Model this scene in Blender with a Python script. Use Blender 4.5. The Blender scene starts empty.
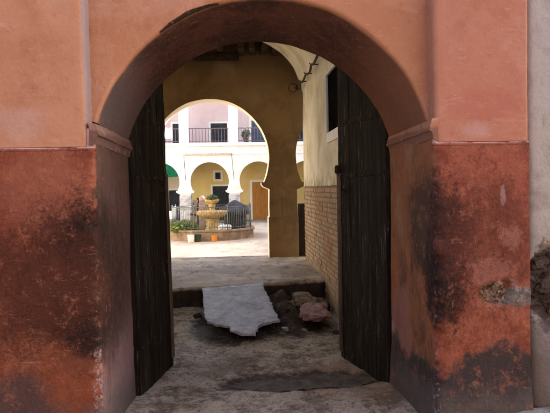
import bpy, bmesh, math, random
from mathutils import Vector, Matrix, noise, Euler
random.seed(7)
R = math.radians
scene = bpy.context.scene
COL = scene.collection

# ------------------------------------------------------------------ camera, sky, sun, exposure
cam_d = bpy.data.cameras.new('camera')
cam = bpy.data.objects.new('camera', cam_d); COL.objects.link(cam)
cam.location = (0, 0, 1.5)
cam.rotation_mode = 'QUATERNION'
cam.rotation_quaternion = (Matrix.Rotation(R(-4.05), 3, 'Z') @ Matrix.Rotation(R(90-1.86), 3, 'X') @ Matrix.Rotation(R(-1.1), 3, 'Z')).to_quaternion()
cam_d.sensor_width = 36; cam_d.lens = 36*560/550
cam_d.clip_start = .05; cam_d.clip_end = 2000
scene.camera = cam
SUN_EL, SUN_AZ = 32, 76          # azimuth clockwise from +Y
world = bpy.data.worlds.new('World'); scene.world = world; world.use_nodes = True
wn = world.node_tree
sky = wn.nodes.new('ShaderNodeTexSky'); sky.sky_type = 'NISHITA'; sky.sun_disc = False
sky.sun_elevation = R(SUN_EL); sky.sun_rotation = R(SUN_AZ)
sky.air_density = .7; sky.dust_density = 3.5; sky.ozone_density = .3
wn.links.new(sky.outputs[0], wn.nodes['Background'].inputs[0])
wn.nodes['Background'].inputs[1].default_value = .15
sl = bpy.data.lights.new('sun', 'SUN'); sl.energy = 4.5; sl.angle = R(.5); sl.color = (1, .95, .87)
so = bpy.data.objects.new('sun', sl); COL.objects.link(so)
sd = Vector((math.sin(R(SUN_AZ))*math.cos(R(SUN_EL)), math.cos(R(SUN_AZ))*math.cos(R(SUN_EL)), math.sin(R(SUN_EL))))
so.rotation_euler = sd.to_track_quat('Z', 'Y').to_euler(); so.location = (0, 15, 30)
scene.view_settings.view_transform = 'Standard'; scene.view_settings.look = 'None'
scene.view_settings.exposure = 2.48; scene.view_settings.gamma = 1; scene.view_settings.use_curve_mapping = False
scene.cycles.max_bounces = 10; scene.cycles.diffuse_bounces = 8

# ------------------------------------------------------------------ shader expression helper
class V:
    def __init__(s, t, sock): s.t, s.s = t, sock
    def _m(s, op, o=None, c=None, rev=False, clamp=False):
        n = s.t.nodes.new('ShaderNodeMath'); n.operation = op; n.use_clamp = clamp
        a = [s, o] if not rev else [o, s]
        for i, x in enumerate(a + [c]):
            if x is None: continue
            if isinstance(x, V): s.t.links.new(x.s, n.inputs[i])
            else: n.inputs[i].default_value = x
        return V(s.t, n.outputs[0])
    def __add__(s, o): return s._m('ADD', o)
    __radd__ = __add__
    def __sub__(s, o): return s._m('SUBTRACT', o)
    def __rsub__(s, o): return s._m('SUBTRACT', o, rev=True)
    def __mul__(s, o): return s._m('MULTIPLY', o)
    __rmul__ = __mul__
    def max(s, o): return s._m('MAXIMUM', o)
    def min(s, o): return s._m('MINIMUM', o)
    def sqrt(s): return s._m('SQRT')
    def smooth(s, a, b):
        n = s.t.nodes.new('ShaderNodeMapRange'); n.interpolation_type = 'SMOOTHSTEP'
        s.t.links.new(s.s, n.inputs[0]); n.inputs[1].default_value = a; n.inputs[2].default_value = b
        if a > b:
            n.inputs[1].default_value = b; n.inputs[2].default_value = a; n.inputs[3].default_value = 1; n.inputs[4].default_value = 0
        return V(s.t, n.outputs[0])

class Mat:
    def __init__(s, name, rough=.9, coord='world'):
        s.m = bpy.data.materials.new(name); s.m.use_nodes = True; s.t = s.m.node_tree
        s.b = s.t.nodes['Principled BSDF']; s.b.inputs['Roughness'].default_value = rough
        s.b.inputs['Specular IOR Level'].default_value = .09
        if coord == 'world': s.P = s.t.nodes.new('ShaderNodeNewGeometry').outputs['Position']
        else: s.P = s.t.nodes.new('ShaderNodeTexCoord').outputs['Object']
        sp = s.t.nodes.new('ShaderNodeSeparateXYZ'); s.t.links.new(s.P, sp.inputs[0])
        s.x, s.y, s.z = (V(s.t, sp.outputs[i]) for i in range(3))
        s.c = None; s.h = None
    def noise(s, scale, detail=4, rough=.55, stretch=(1, 1, 1), off=0, dist=0):
        mp = s.t.nodes.new('ShaderNodeMapping'); s.t.links.new(s.P, mp.inputs[0])
        mp.inputs['Scale'].default_value = stretch; mp.inputs['Location'].default_value = (off, off*1.7, off*.6)
        n = s.t.nodes.new('ShaderNodeTexNoise'); s.t.links.new(mp.outputs[0], n.inputs['Vector'])
        n.inputs['Scale'].default_value = scale; n.inputs['Detail'].default_value = detail; n.inputs['Roughness'].default_value = rough
        n.inputs['Distortion'].default_value = dist
        return V(s.t, n.outputs[0])
    def voro(s, scale, stretch=(1, 1, 1), feature='F1', rnd=1):
        mp = s.t.nodes.new('ShaderNodeMapping'); s.t.links.new(s.P, mp.inputs[0]); mp.inputs['Scale'].default_value = stretch
        n = s.t.nodes.new('ShaderNodeTexVoronoi'); n.feature = feature; s.t.links.new(mp.outputs[0], n.inputs['Vector'])
        n.inputs['Scale'].default_value = scale; n.inputs['Randomness'].default_value = rnd
        return V(s.t, n.outputs['Distance'])
    def attr(s, name):
        n = s.t.nodes.new('ShaderNodeAttribute'); n.attribute_name = name; return V(s.t, n.outputs['Fac'])
    def base(s, col): 
        n = s.t.nodes.new('ShaderNodeRGB'); n.outputs[0].default_value = (*col, 1); s.c = n.outputs[0]; return s
    def mix(s, col, f, mode='MIX'):
        n = s.t.nodes.new('ShaderNodeMix'); n.data_type = 'RGBA'; n.blend_type = mode; n.clamp_factor = True
        if isinstance(f, V): s.t.links.new(f.s, n.inputs[0])
        else: n.inputs[0].default_value = f
        s.t.links.new(s.c, n.inputs[6])
        n.inputs[7].default_value = (*col, 1)
        s.c = n.outputs[2]; return s
    def blob(s, c, r, soft=.5, warp=.5, ns=6, off=0):
        """1 inside an ellipsoid whose edge is broken up by noise"""
        d = ((s.x-c[0])*(1/r[0]))._m('POWER', 2) + ((s.y-c[1])*(1/r[1]))._m('POWER', 2) + ((s.z-c[2])*(1/r[2]))._m('POWER', 2)
        d = d.sqrt() + (s.noise(ns, 9, .76, off=off)-.5)*(warp*2.4) + (s.noise(52, 5, .8, off=off)-.5)*(soft*1.3)
        return d.smooth(1+soft*.34, 1-soft*.34)
    def bump(s, h, strength=.5, dist=.01):
        n = s.t.nodes.new('ShaderNodeBump'); n.inputs['Strength'].default_value = strength; n.inputs['Distance'].default_value = dist
        s.t.links.new(h.s, n.inputs['Height']); s.t.links.new(n.outputs[0], s.b.inputs['Normal']); return s
    def rough(s, v):
        s.t.links.new(v.s, s.b.inputs['Roughness']); return s
    def done(s):
        s.t.links.new(s.c, s.b.inputs['Base Color']); return s.m

def simple(name, col, col2=None, scale=8, rough=.85, bump=.2, bd=.005, metal=0, coord='world', stretch=(1, 1, 1)):
    m = Mat(name, rough, coord).base(col)
    n = m.noise(scale, 5, .6, stretch)
    m.mix(col2 or tuple(c*.6 for c in col), n.smooth(.4, .65))
    m.bump(m.noise(scale*4, 4, .6, stretch), bump, bd)
    m.b.inputs['Metallic'].default_value = metal
    return m.done()

M = {}
# street plaster, upper coat: salmon limewash
def limewash():
    m = Mat('salmon_plaster', .92).base((.330, .160, .088))
    m.mix((.375, .198, .120), m.noise(1.6, 6, .62).smooth(.38, .62))
    m.mix((.325, .150, .105), m.x.smooth(1.1, 1.25)*.85)
    m.mix((.26, .105, .058), m.noise(3.5, 7, .68, off=5).smooth(.5, .72)*.6)
    m.mix((.40, .235, .17), m.noise(2.2, 8, .72, off=11).smooth(.55, .70)*.5)
    m.mix((.27, .095, .058), m.noise(13, 6, .72, off=15).smooth(.56, .70)*.45)
    m.mix((.30, .105, .075), m.blob((1.5, 3.25, 1.97), (.24, 1, .10), .9, .6)*.55)
    m.mix((.38, .28, .26), (m.blob((1.45, 3.25, 1.82), (.1, 1, .05), 1.2, 1.3)).max(m.blob((-1.22, 3.25, 1.9), (.13, 1, .09), 1.2, 1.3))*.35)
    m.mix((.48, .29, .23), m.noise(5, 7, .75, (.4, 1, 1.8), off=25).smooth(.58, .7)*.4)
    m.mix((.14, .06, .04), m.voro(9).smooth(.035, .015)*m.noise(2, 2, .5, off=3).smooth(.5, .6))
    m.mix((.20, .175, .185), m.blob((-.835, 3.31, 2.6), (.022, .06, 1.2), .3, .1)*.8)  # side face of left pilaster painted cooler, standing in for sky light
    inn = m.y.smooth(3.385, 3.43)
    m.mix((.095, .042, .028), inn)  # soffit painted dark brown, its shade put into the colour
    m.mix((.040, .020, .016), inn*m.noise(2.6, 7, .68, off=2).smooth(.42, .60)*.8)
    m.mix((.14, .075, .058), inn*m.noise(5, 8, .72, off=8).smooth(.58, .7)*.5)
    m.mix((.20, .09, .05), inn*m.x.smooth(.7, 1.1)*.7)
    m.mix((.13, .11, .11), inn*m.x.smooth(-.45, -.75)*.6)  # left haunch of the soffit greyed to imitate light from the sky
    # chips along the arris, in polar coordinates round the arch centre
    dx = m.x-.195; dz = m.z-1.60
    rad = (dx*dx+dz*dz).sqrt(); ang = dz._m('ARCTAN2', dx)
    jag = (m.noise(38, 7, .8, off=4)-.5)
    for a, w, d in CHIPS:
        k = ((ang-a)*(1/w))._m('ABSOLUTE')
        mm = ((rad-1.045)+jag*(d*2.6)-(1-k)*(d*2.0)).smooth(.002, -.002)*k.smooth(1.05, .95)*(rad+jag*.03-1.04).smooth(-.010, -.004)*m.y.smooth(3.41, 3.395)
        m.mix((.035, .022, .016), mm)
    m.mix((.30, .125, .07), m.noise(42, 6, .8, off=37).smooth(.52, .66)*.35)
    m.mix((.52, .31, .22), m.noise(30, 7, .8, (.5, 1, 1.5), off=47).smooth(.57, .66)*.3)
    m.bump(m.noise(5, 9, .66)+m.noise(60, 5, .65)*.05+m.noise(18, 6, .7, off=3)*.10, .6, .02)
    return m.done()
CHIPS = ((2.02, .19, .008),)
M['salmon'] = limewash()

def dado_mat():
    m = Mat('red_dado_plaster', .8).base((.19, .058, .031))
    right = m.x.smooth(.4, .6); left = 1-right
    m.mix((.225, .072, .044), right*1.0)
    m.mix((.28, .105, .058), m.noise(2.4, 9, .76, off=4).smooth(.49, .60)*.75)
    m.mix((.135, .036, .020), m.noise(3.1, 9, .78, off=9).smooth(.47, .57)*.75)
    m.mix((.085, .026, .016), m.noise(11, 8, .8, off=14).smooth(.52, .62)*.55)
    m.mix((.10, .032, .019), m.noise(44, 6, .8, off=74).smooth(.50, .62)*.45)
    m.mix((.34, .13, .08), m.noise(38, 7, .8, (.5, 1, 1.4), off=64).smooth(.57, .66)*.4)
    m.mix((.34, .17, .12), m.noise(16, 7, .75, (1, 1, .5), off=34).smooth(.60, .70)*.4)
    m.mix((.25, .095, .060), m.blob((-1.08, 3.25, 1.5), (.26, 1, .2), .9, .5)*.5)
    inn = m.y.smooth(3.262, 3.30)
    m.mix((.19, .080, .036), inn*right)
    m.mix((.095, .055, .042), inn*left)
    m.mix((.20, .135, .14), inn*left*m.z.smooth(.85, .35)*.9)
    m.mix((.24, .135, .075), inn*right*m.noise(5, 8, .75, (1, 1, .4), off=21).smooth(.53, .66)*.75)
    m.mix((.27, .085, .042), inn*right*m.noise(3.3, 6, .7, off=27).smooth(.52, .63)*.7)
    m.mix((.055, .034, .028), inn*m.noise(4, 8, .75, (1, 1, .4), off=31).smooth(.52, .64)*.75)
    m.mix((.18, .145, .14), inn*left*m.noise(17, 7, .75, (1, 1, .10), off=3).smooth(.57, .7)*.45)
    m.mix((.030, .013, .009), m.blob((-.95, 3.25, .95), (.40, .5, .42), 1.4, .9, 5)*left*.9)
    m.mix((.009, .007, .006), m.blob((-.84, 3.25, .97), (.17, .3, .46), 1.1, .7, 7, 3)*left*.97)
    m.mix((.040, .024, .021), m.blob((-.79, 3.6, .9), (.1, .35, .45), 1.2, .7, 5, 6)*left*.75)
    m.mix((.072, .024, .014), m.blob((-1.5, 3.25, .95), (.9, .3, .30), 1.4, .9, 4, 7)*left*.75)
    m.mix((.23, .075, .035), m.blob((-1.0, 3.25, .42), (.20, .3, .20), .9, .9, 5, 17)*left*.45)
    m.mix((.010, .006, .005), m.blob((1.25, 3.25, 1.08), (.17, .12, .42), 1.1, .95, 7, 2)*right*.93)
    m.mix((.034, .020, .016), m.blob((1.18, 3.42, 1.25), (.1, .25, .33), 1., .7, 5, 12)*right*.85)
    m.mix((.012, .008, .008), m.blob((1.20, 3.27, .92), (.10, .16, .24), 1., .8, 9, 15)*right*.95)
    m.mix((.085, .024, .016), m.blob((1.5, 3.25, 1.15), (.26, .1, .34), 1.5, .9, 7, 8)*right*.7)
    m.mix((.10, .034, .022), m.noise(8, 8, .78, (1.2, 1, .6), off=44).smooth(.53, .64)*right*m.z.smooth(1.5, 1.1)*.7)
    m.mix((.24, .17, .165), m.blob((1.6, 3.25, 1.43), (.018, .1, .05), .6, 1.3, 18, 1)*right*.6)
    m.mix((.30, .15, .12), m.blob((1.64, 3.25, 1.18), (.07, .1, .06), .8, 1.3, 14, 21)*right*.4)
    m.mix((.30, .14, .11), m.blob((1.54, 3.25, .98), (.14, .1, .09), .8, 1.3, 11, 5)*right*.4)
    m.mix((.30, .25, .24), m.blob((1.18, 4.02, .42), (.1, .06, .12), .4, .6, 12, 5)*right*.85)
    m.mix((.22, .10, .085), m.blob((1.18, 3.85, .5), (.1, .22, .30), .5, .6, 7, 9)*right*.8)
    # hole and mortar repair
    hn = m.noise(24, 5, .7, off=2)
    m.mix((.14, .125, .115), m.blob((1.71, 3.25, .815), (.145, .1, .058), .5, .9, 12, 3)*right)
    m.mix((.08, .068, .06), m.blob((1.71, 3.25, .815), (.145, .1, .058), .5, .9, 12, 3)*right*hn.smooth(.45, .58))
    m.mix((.24, .215, .19), m.blob((1.66, 3.25, .82), (.2, .1, .09), .6, 1.2, 18, 33)*right*m.noise(30, 6, .8, off=6).smooth(.52, .6)*.7)
    hb = m.blob((1.555, 3.25, .845), (.085, .1, .065), .25, .5, 16, 8)*right
    m.mix((.20, .15, .105), hb); m.mix((.045, .03, .022), hb*hn.smooth(.52, .44)); m.mix((.42, .37, .28), hb*hn.smooth(.56, .62))
    # rising damp
    dn = (m.noise(2.6, 7, .7, off=6)-.5)*.50+(m.noise(12, 6, .75, off=16)-.5)*.16
    m.mix((.025, .027, .028), (m.z+dn+(m.x-1.62)._m('ABSOLUTE')*.18).smooth(.53, .45)*right*.92)
    m.mix((.080, .074, .068), (m.z+(m.noise(7, 7, .75, off=6)-.5)*.4).smooth(.34, .14)*.8)
    m.mix((.20, .075, .05), (m.z+dn).smooth(.4, .3)*right*m.noise(9, 7, .75, off=8).smooth(.54, .64)*.7)
    m.mix((.05, .042, .043), m.blob((-1.28, 3.25, .30), (.24, .3, .18), .9, 1., 5, 2)*.8)
    m.mix((.085, .060, .070), m.blob((-1.55, 3.25, .55), (.16, .3, .2), .9, 1., 5, 12)*.6)
    # scratches
    sc = m.noise(9, 3, .5, (.25, 1, 9), off=2, dist=.6).smooth(.69, .705)
    m.mix((.30, .15, .09), sc*m.blob((-1.0, 3.25, .8), (.45, .4, .5), .8, .3)*.6)
    sc2 = m.noise(7, 3, .5, (5, 1, 1.1), off=12, dist=1).smooth(.67, .69)
    m.mix((.30, .13, .08), sc2*m.noise(1.3, 2, .5, off=3).smooth(.45, .6)*.35)
    m.mix((.36, .24, .16), m.voro(70).smooth(.16, .08)*m.blob((-.92, 3.25, .7), (.30, .4, .40), .9, .8, 12)*m.noise(9, 3, .6, off=2).smooth(.48, .58)*.7)
    m.mix((.30, .17, .12), m.voro(60).smooth(.10, .05)*m.noise(2.4, 3, .6, off=7).smooth(.52, .6)*.6)
    edge = ((m.x+.79)._m('ABSOLUTE').smooth(.022, .006)).max((m.x-1.18)._m('ABSOLUTE').smooth(.022, .006))*m.y.smooth(3.29, 3.27)
    m.mix((.34, .27, .25), edge*m.noise(26, 6, .75, off=8).smooth(.53, .6)*(m.z.smooth(1.0, .3)*.6+.2))
    m.mix((.30, .26, .27), m.blob((-.805, 3.25, .42), (.028, .06, .22), .5, 1.2, 22, 4)*m.noise(50, 5, .8, off=9).smooth(.49, .56)*.65)
    m.mix((.50, .36, .31), m.z.smooth(1.744, 1.752)*m.y.smooth(3.30, 3.27)*m.noise(13, 5, .6, (1, 1, .1)).smooth(.35, .55)*.75)
    m.mix((.022, .010, .009), (m.z-1.735)._m('ABSOLUTE').smooth(.004, .001)*m.y.smooth(3.30, 3.27)*.5)
    m.bump(m.noise(5, 9, .68)+m.noise(45, 6, .7)*.10+m.noise(14, 7, .75, (1, 1, .4), 5)*.30, .8, .022)
    gr = m.noise(19, 10, .86, off=101)
    m.mix((.030, .012, .008), gr.smooth(.50, .56)*m.blob((-1.05, 3.25, .95), (.55, .5, .48), 1.6, .6, 4, 23)*left*.5)
    m.mix((.026, .011, .009), gr.smooth(.51, .56)*m.blob((1.38, 3.25, 1.1), (.34, .2, .42), 1.4, .7, 4, 29)*right*.5)
    m.mix((.30, .115, .07), m.noise(13, 10, .86, off=111).smooth(.55, .60)*.45)
    # fine hair scratches, thickest low on the corner
    for k_, (st, sca) in enumerate((((.35, 1, 5), 16), ((4, 1, .8), 13), ((.6, 1, 7), 21))):
        h_ = (m.noise(sca, 2, .5, st, off=81+k_*7, dist=.25)-.5)._m('ABSOLUTE').smooth(.0055, .002)*m.noise(5, 3, .6, off=91+k_).smooth(.52, .58)
        m.mix((.30, .17, .11), h_*(m.blob((-.95, 3.25, .78), (.42, .4, .42), .9, .5)*.5+m.blob((1.4, 3.25, 1.0), (.3, .1, .4), .9, .5)*.3))
    m.rough(m.noise(4, 6, .65)*.4+.5)
    return m.done()
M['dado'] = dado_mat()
M['hole'] = (lambda m: (m.base((.30, .24, .19)).mix((.10, .07, .055), m.noise(16, 5, .7).smooth(.45, .58)).mix((.62, .55, .44), m.voro(22).smooth(.25, .1)*m.noise(9, 3, .6, off=4).smooth(.48, .55)).bump(m.noise(25, 6, .7), 1, .03), m.done())[1])(Mat('exposed_rubble', .95))
M['mortar'] = simple('grey_mortar', (.27, .24, .225), (.17, .15, .14), 14, .95, .8, .01)
def grey_wall():
    m = Mat('grey_limewash', .95).base((.31, .295, .275))
    m.mix((.22, .205, .19), m.noise(3, 7, .65).smooth(.45, .65))
    m.mix((.17, .155, .145), (m.z+(m.noise(3, 5, .6)-.5)*.3).smooth(1.35, .9)*.7)
    m.mix((.14, .11, .09), m.voro(6).smooth(.06, .02))
    m.mix((.13, .105, .085), m.noise(5, 6, .7, (1, 1, .3), off=3).smooth(.6, .75)*.6)
    m.mix((.12, .105, .095), (m.z+(m.noise(6, 8, .8, off=23)-.5)*.7).smooth(.75, .45)*.85)
    m.mix((.06, .05, .048), m.blob((1.93, 3.3, .86), (.17, 1, .26), .5, .9, 9)*.95)
    m.bump(m.noise(9, 8, .65)+m.noise(70, 3, .6)*.2, .7, .02)
    return m.done()
M['greywall'] = grey_wall()
M['rubble'] = simple('dark_rubble', (.075, .06, .05), (.03, .024, .02), 12, .95, 1, .03)
M['cement'] = simple('worn_cement', (.26, .25, .25), (.16, .15, .15), 7, .8, .6, .01)

def wood(name, a, b, c, st=(1, 1, .06)):
    m = Mat(name, .8).base(a)
    m.mix(b, m.noise(22, 6, .7, st).smooth(.42, .6))
    m.mix(c, m.noise(38, 8, .8, st, off=7).smooth(.53, .64)*(m.noise(4, 6, .75, (1, 1, .5), off=5).smooth(.46, .60)))
    m.mix((.008, .006, .005), m.noise(30, 5, .7, st, off=17).smooth(.6, .66)*.9)
    m.bump(m.noise(34, 6, .7, st), 1, .012)
    return m.done()
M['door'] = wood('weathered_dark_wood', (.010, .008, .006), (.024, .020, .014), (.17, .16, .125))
M['doorpost'] = wood('grey_worn_wood', (.11, .092, .068), (.07, .056, .042), (.19, .165, .13))
M['beam'] = wood('dark_beam', (.045, .032, .022), (.07, .05, .035), (.11, .085, .06), (.3, .06, 1))  # beam wood, streaked dark brown
M['iron'] = simple('dark_iron', (.03, .027, .025), (.05, .03, .02), 30, .6, .3, .003, .6)
M['orange_door'] = wood('honey_wood', (.46, .22, .06), (.38, .17, .045), (.6, .33, .1))
M['darkboard'] = wood('dark_board', (.045, .035, .028), (.03, .024, .02), (.08, .07, .05))
M['plankgrey'] = wood('old_planks', (.20, .16, .115), (.13, .10, .075), (.3, .26, .2))

def cream_wall():
    m = Mat('cream_plaster', .93).base((.76, .70, .55))
    m.mix((.58, .52, .38), m.noise(1.8, 6, .6).smooth(.42, .64))
    m.mix((.36, .27, .15), (m.noise(4, 6, .65, (1, 1, .4), off=4)).smooth(.55, .7)*.55)
    m.mix((.30, .22, .12), m.z.smooth(1.75, 1.53)*m.noise(6, 5, .6).smooth(.38, .6)*.7)
    m.mix((.13, .10, .06), m.voro(3.3).smooth(.05, .03)*m.z.smooth(2.3, 2.1))
    m.bump(m.noise(6, 7, .6)+m.noise(40, 3, .6)*.15, .6, .02)
    return m.done()
M['cream'] = cream_wall()
def brown_wall():
    m = Mat('brown_plaster', .9).base((.35, .235, .12))
    m.mix((.23, .15, .075), m.noise(1.3, 7, .65).smooth(.42, .62))
    m.mix((.40, .27, .12), m.noise(3, 6, .65, (1, 1, .5), off=9).smooth(.56, .7)*.5)
    m.mix((.17, .105, .055), m.z.smooth(3.0, 3.8)*.7)  # painted darker towards the ceiling, shade put into the colour
    m.mix((.74, .66, .50), m.y.smooth(9.80, 9.83))
    m.bump(m.noise(5, 7, .6), .6, .02)
    return m.done()
M['brown'] = brown_wall()
def brick_mat():
    m = Mat('tan_brick', .9).base((.40, .285, .19))
    r = m.attr('tone')
    m.mix((.36, .25, .165), r.smooth(.2, .5)); m.mix((.44, .33, .23), r.smooth(.6, .85)*.7)
    m.mix((.36, .16, .07), r.smooth(.965, .975)*.8)
    m.mix((.36, .19, .10), (m.blob((1.15, 7.6, 1.3), (.2, .5, .3), .8, .7, 9).max(m.blob((1.15, 7.0, .75), (.2, .35, .25), .8, .8, 9)))*.65)
    m.mix((.17, .12, .075), m.noise(3, 6, .65).smooth(.5, .7)*.5)
    m.mix((.20, .14, .085), m.z.smooth(.5, .05)*.5)
    m.bump(m.noise(40, 5, .65), .5, .006)
    return m.done()
M['brick'] = brick_mat()
M['brickmortar'] = simple('brick_mortar', (.25, .185, .12), (.18, .13, .085), 20, .95, .6, .006)

def floor_mat():
    m = Mat('trodden_floor', .8); m.b.inputs['Specular IOR Level'].default_value = .2; m.base((.44, .385, .295))
    m.mix((.52, .46, .375), m.noise(2.2, 8, .72, off=2).smooth(.45, .60)*.9)
    m.mix((.14, .10, .065), m.noise(3.4, 8, .75, off=6).smooth(.49, .60)*.85)
    m.mix((.065, .048, .032), m.noise(9, 7, .78, off=16).smooth(.54, .64)*.8)
    m.mix((.52, .49, .44), m.noise(14, 7, .78, off=9).smooth(.58, .66)*.75)
    m.mix((.36, .38, .43), m.blob((-.25, 5.0, 0), (.35, .55, 1), .9, 1.1, 7)*m.noise(20, 6, .75, off=3).smooth(.45, .6)*.6)
    m.mix((.13, .105, .075), m.noise(34, 8, .85, off=54).smooth(.52, .58)*.65)
    m.mix((.10, .078, .052), m.noise(1.6, 9, .85, off=84).smooth(.50, .56)*.6)
    m.mix((.58, .54, .47), m.noise(7, 8, .82, off=64).smooth(.56, .62)*.55)
    m.mix((.50, .50, .50), m.voro(34).smooth(.13, .09)*m.noise(2.5, 3, .6, off=1).smooth(.46, .56)*.9)
    m.mix((.035, .026, .018), m.blob((.55, 6.45, 0), (.42, .95, 1), .5, .6, 6)*.93)
    m.mix((.016, .013, .009), m.blob((.0, 6.0, 0), (.50, .66, 1), .35, .4, 7, 4)*.92)  # dark soil plus the slab's shadow, both painted into the floor
    m.mix((.22, .125, .062), m.blob((.95, 4.3, 0), (.5, .5, 1), .8, .8, 6)*.6)
    m.mix((.03, .025, .019), m.blob((.48, 4.27, 0), (.66, .24, 1), .3, .5, 8, 3)*.8)
    wet = m.noise(1.7, 6, .65, off=12).smooth(.45, .6)
    m.rough(.85-wet*.40)
    m.bump(m.noise(10, 9, .74)+m.noise(60, 5, .65)*.3, 1, .035)
    return m.done()
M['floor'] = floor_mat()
def landing_mat():
    m = Mat('landing_stone', .8); m.b.inputs['Specular IOR Level'].default_value = .25; m.base((.34, .29, .225))
    m.mix((.22, .18, .135), m.noise(2, 7, .68, (1, .6, 1)).smooth(.45, .6)*.85)
    m.mix((.50, .46, .40), m.noise(1.4, 6, .65, (.8, 1.4, 1), off=5).smooth(.52, .62)*.8)
    m.mix((.09, .07, .05), m.noise(7, 8, .8, (1, .4, 1), off=8).smooth(.53, .61)*.8)
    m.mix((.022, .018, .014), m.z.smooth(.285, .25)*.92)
    m.rough(m.noise(3, 5, .6)*.5+.35)
    m.bump(m.noise(9, 8, .7), .8, .03)
    return m.done()
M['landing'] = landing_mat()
M['soil'] = simple('damp_soil', (.05, .038, .026), (.10, .08, .055), 9, .95, 1, .04)
def slab_mat():
    m = Mat('pale_slab', .42); m.b.inputs['Specular IOR Level'].default_value = .4; m.base((.40, .47, .58))
    m.mix((.25, .30, .38), m.noise(5, 7, .7).smooth(.45, .62))
    m.mix((.70, .73, .77), m.noise(9, 6, .7, off=4).smooth(.58, .68)*.8)
    m.mix((.14, .13, .13), m.noise(30, 4, .7, off=7).smooth(.62, .69)*.7)
    m.mix((.10, .09, .08), m.voro(11).smooth(.07, .03))
    m.mix((.22, .18, .14), m.noise(7, 9, .84, off=33).smooth(.53, .59)*.65)
    m.mix((.16, .13, .10), m.noise(2.4, 9, .84, off=53).smooth(.55, .62)*.5)
    m.mix((.66, .71, .78), m.noise(13, 9, .84, off=43).smooth(.53, .59)*.7)
    m.rough(m.noise(14, 6, .7)*.45+.22)
    m.bump(m.noise(14, 8, .75)+m.noise(60, 5, .7)*.3, 1, .03)
    return m.done()
M['slab'] = slab_mat()
M['pinkstone'] = simple('pink_stone', (.44, .30, .29), (.24, .16, .15), 16, .8, 1, .03)
M['tanstone'] = simple('tan_stone', (.34, .29, .21), (.15, .12, .085), 13, .85, 1, .03)
mw = Mat('muddy_water', .5).base((.095, .078, .056)); mw.mix((.045, .035, .025), mw.noise(9, 8, .8).smooth(.44, .56)); mw.mix((.14, .12, .09), mw.noise(16, 9, .84, off=4).smooth(.53, .59)*.7); mw.rough(mw.noise(7, 6, .7)*.5+.38); mw.bump(mw.noise(12, 6, .65), .35, .01); mw.b.inputs['Specular IOR Level'].default_value = .15; M['water'] = mw.done()
M['ground'] = simple('earth', (.22, .19, .15), (.16, .13, .10), 2, .95, .5, .02)
M['street'] = simple('street_concrete', (.21, .20, .19), (.13, .12, .11), 5, .85, .8, .02)
def court_mat():
    m = Mat('courtyard_paving', .75).base((.52, .45, .36))
    m.mix((.38, .31, .24), m.noise(1.1, 6, .65, (1, .6, 1)).smooth(.45, .62)*.8)
    m.mix((.27, .20, .14), m.noise(3, 7, .75, (1, .4, 1), off=4).smooth(.56, .66)*.7)
    m.mix((.26, .17, .12), m.blob((-.9, 20.6, -.25), (2.3, 2.6, 1), .5, .4, 2)*.6)
    m.bump(m.noise(9, 7, .7), .4, .02)
    return m.done()
M['court'] = court_mat()
M['white'] = (lambda m: (m.base((.74, .70, .64)).mix((.66, .61, .54), m.noise(1.2, 8, .75).smooth(.45, .6)).mix((.48, .42, .35), m.noise(5, 7, .78, (1, 1, .12), off=4).smooth(.58, .70)*.45).mix((.45, .40, .35), m.noise(3, 7, .8, (.4, 1, 3), off=14).smooth(.60, .68)*.5).bump(m.noise(9, 6, .7), .3, .01), m.done())[1])(Mat('whitewash', .9))
M['white_trim'] = simple('white_paint', (.80, .78, .74), (.72, .70, .66), 5, .7, .2, .004)
M['whitegrey'] = simple('worn_whitewash', (.46, .45, .43), (.27, .26, .25), 4, .9, .6, .015)
M['pink'] = simple('pink_limewash', (.64, .53, .54), (.58, .47, .48), 1.5, .9, .2, .01)
def yellow_mat():
    m = Mat('yellow_limewash', .9).base((.68, .54, .24))
    m.mix((.64, .48, .17), m.noise(1.5, 6, .6).smooth(.42, .62))
    m.mix((.66, .60, .46), m.x.smooth(-2.5, -2.75))
    m.mix((.55, .50, .38), m.z.smooth(.5, .0)*.5)
    m.bump(m.noise(8, 5, .6), .3, .01)
    return m.done()
M['yellow'] = yellow_mat()
M['opening'] = simple('dark_door_paint', (.025, .03, .035), (.045, .05, .055), 8, .6)
M['bluegrey'] = simple('blue_grey_paint', (.10, .13, .18), (.07, .09, .13), 8, .6)
M['railpaint'] = simple('brown_rail_paint', (.14, .11, .12), (.10, .075, .08), 20, .5)
M['fencepaint'] = simple('grey_fence_paint', (.13, .135, .13), (.09, .09, .09), 20, .7)
M['green_shade'] = simple('green_shade_cloth', (.02, .20, .12), (.012, .13, .08), 5, .9)
M['fountain'] = simple('yellow_marble', (.46, .33, .13), (.28, .19, .08), 9, .6, .4, .01)
M['basin'] = simple('basin_clay', (.17, .11, .07), (.28, .20, .13), 3, .85, .6, .02)
M['leaf'] = (lambda m: (m.base((.16, .21, .06)).mix((.09, .13, .035), m.noise(4, 3).smooth(.4, .6)).mix((.2, .24, .09), m.noise(11, 3, off=3).smooth(.55, .7)), m.done())[1])(Mat('leaves', .6))
M['tarp'] = simple('grey_canvas', (.05, .05, .054), (.035, .035, .038), 4, .85)
M['tile_pink'] = simple('rose_stone', (.30, .20, .155), (.2, .13, .10), 5, .85)
M['orange_plastic'] = simple('orange_plastic', (.60, .22, .03), (.5, .18, .03), 5, .35, .05)
M['white_plastic'] = simple('white_plastic', (.75, .72, .6), (.6, .56, .45), 5, .45, .1)
M['dark_green'] = simple('dark_green_plastic', (.03, .05, .03), (.05, .06, .04), 5, .5)
M['bag'] = simple('white_sacking', (.70, .68, .64), (.55, .52, .48), 9, .8, .6)
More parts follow.
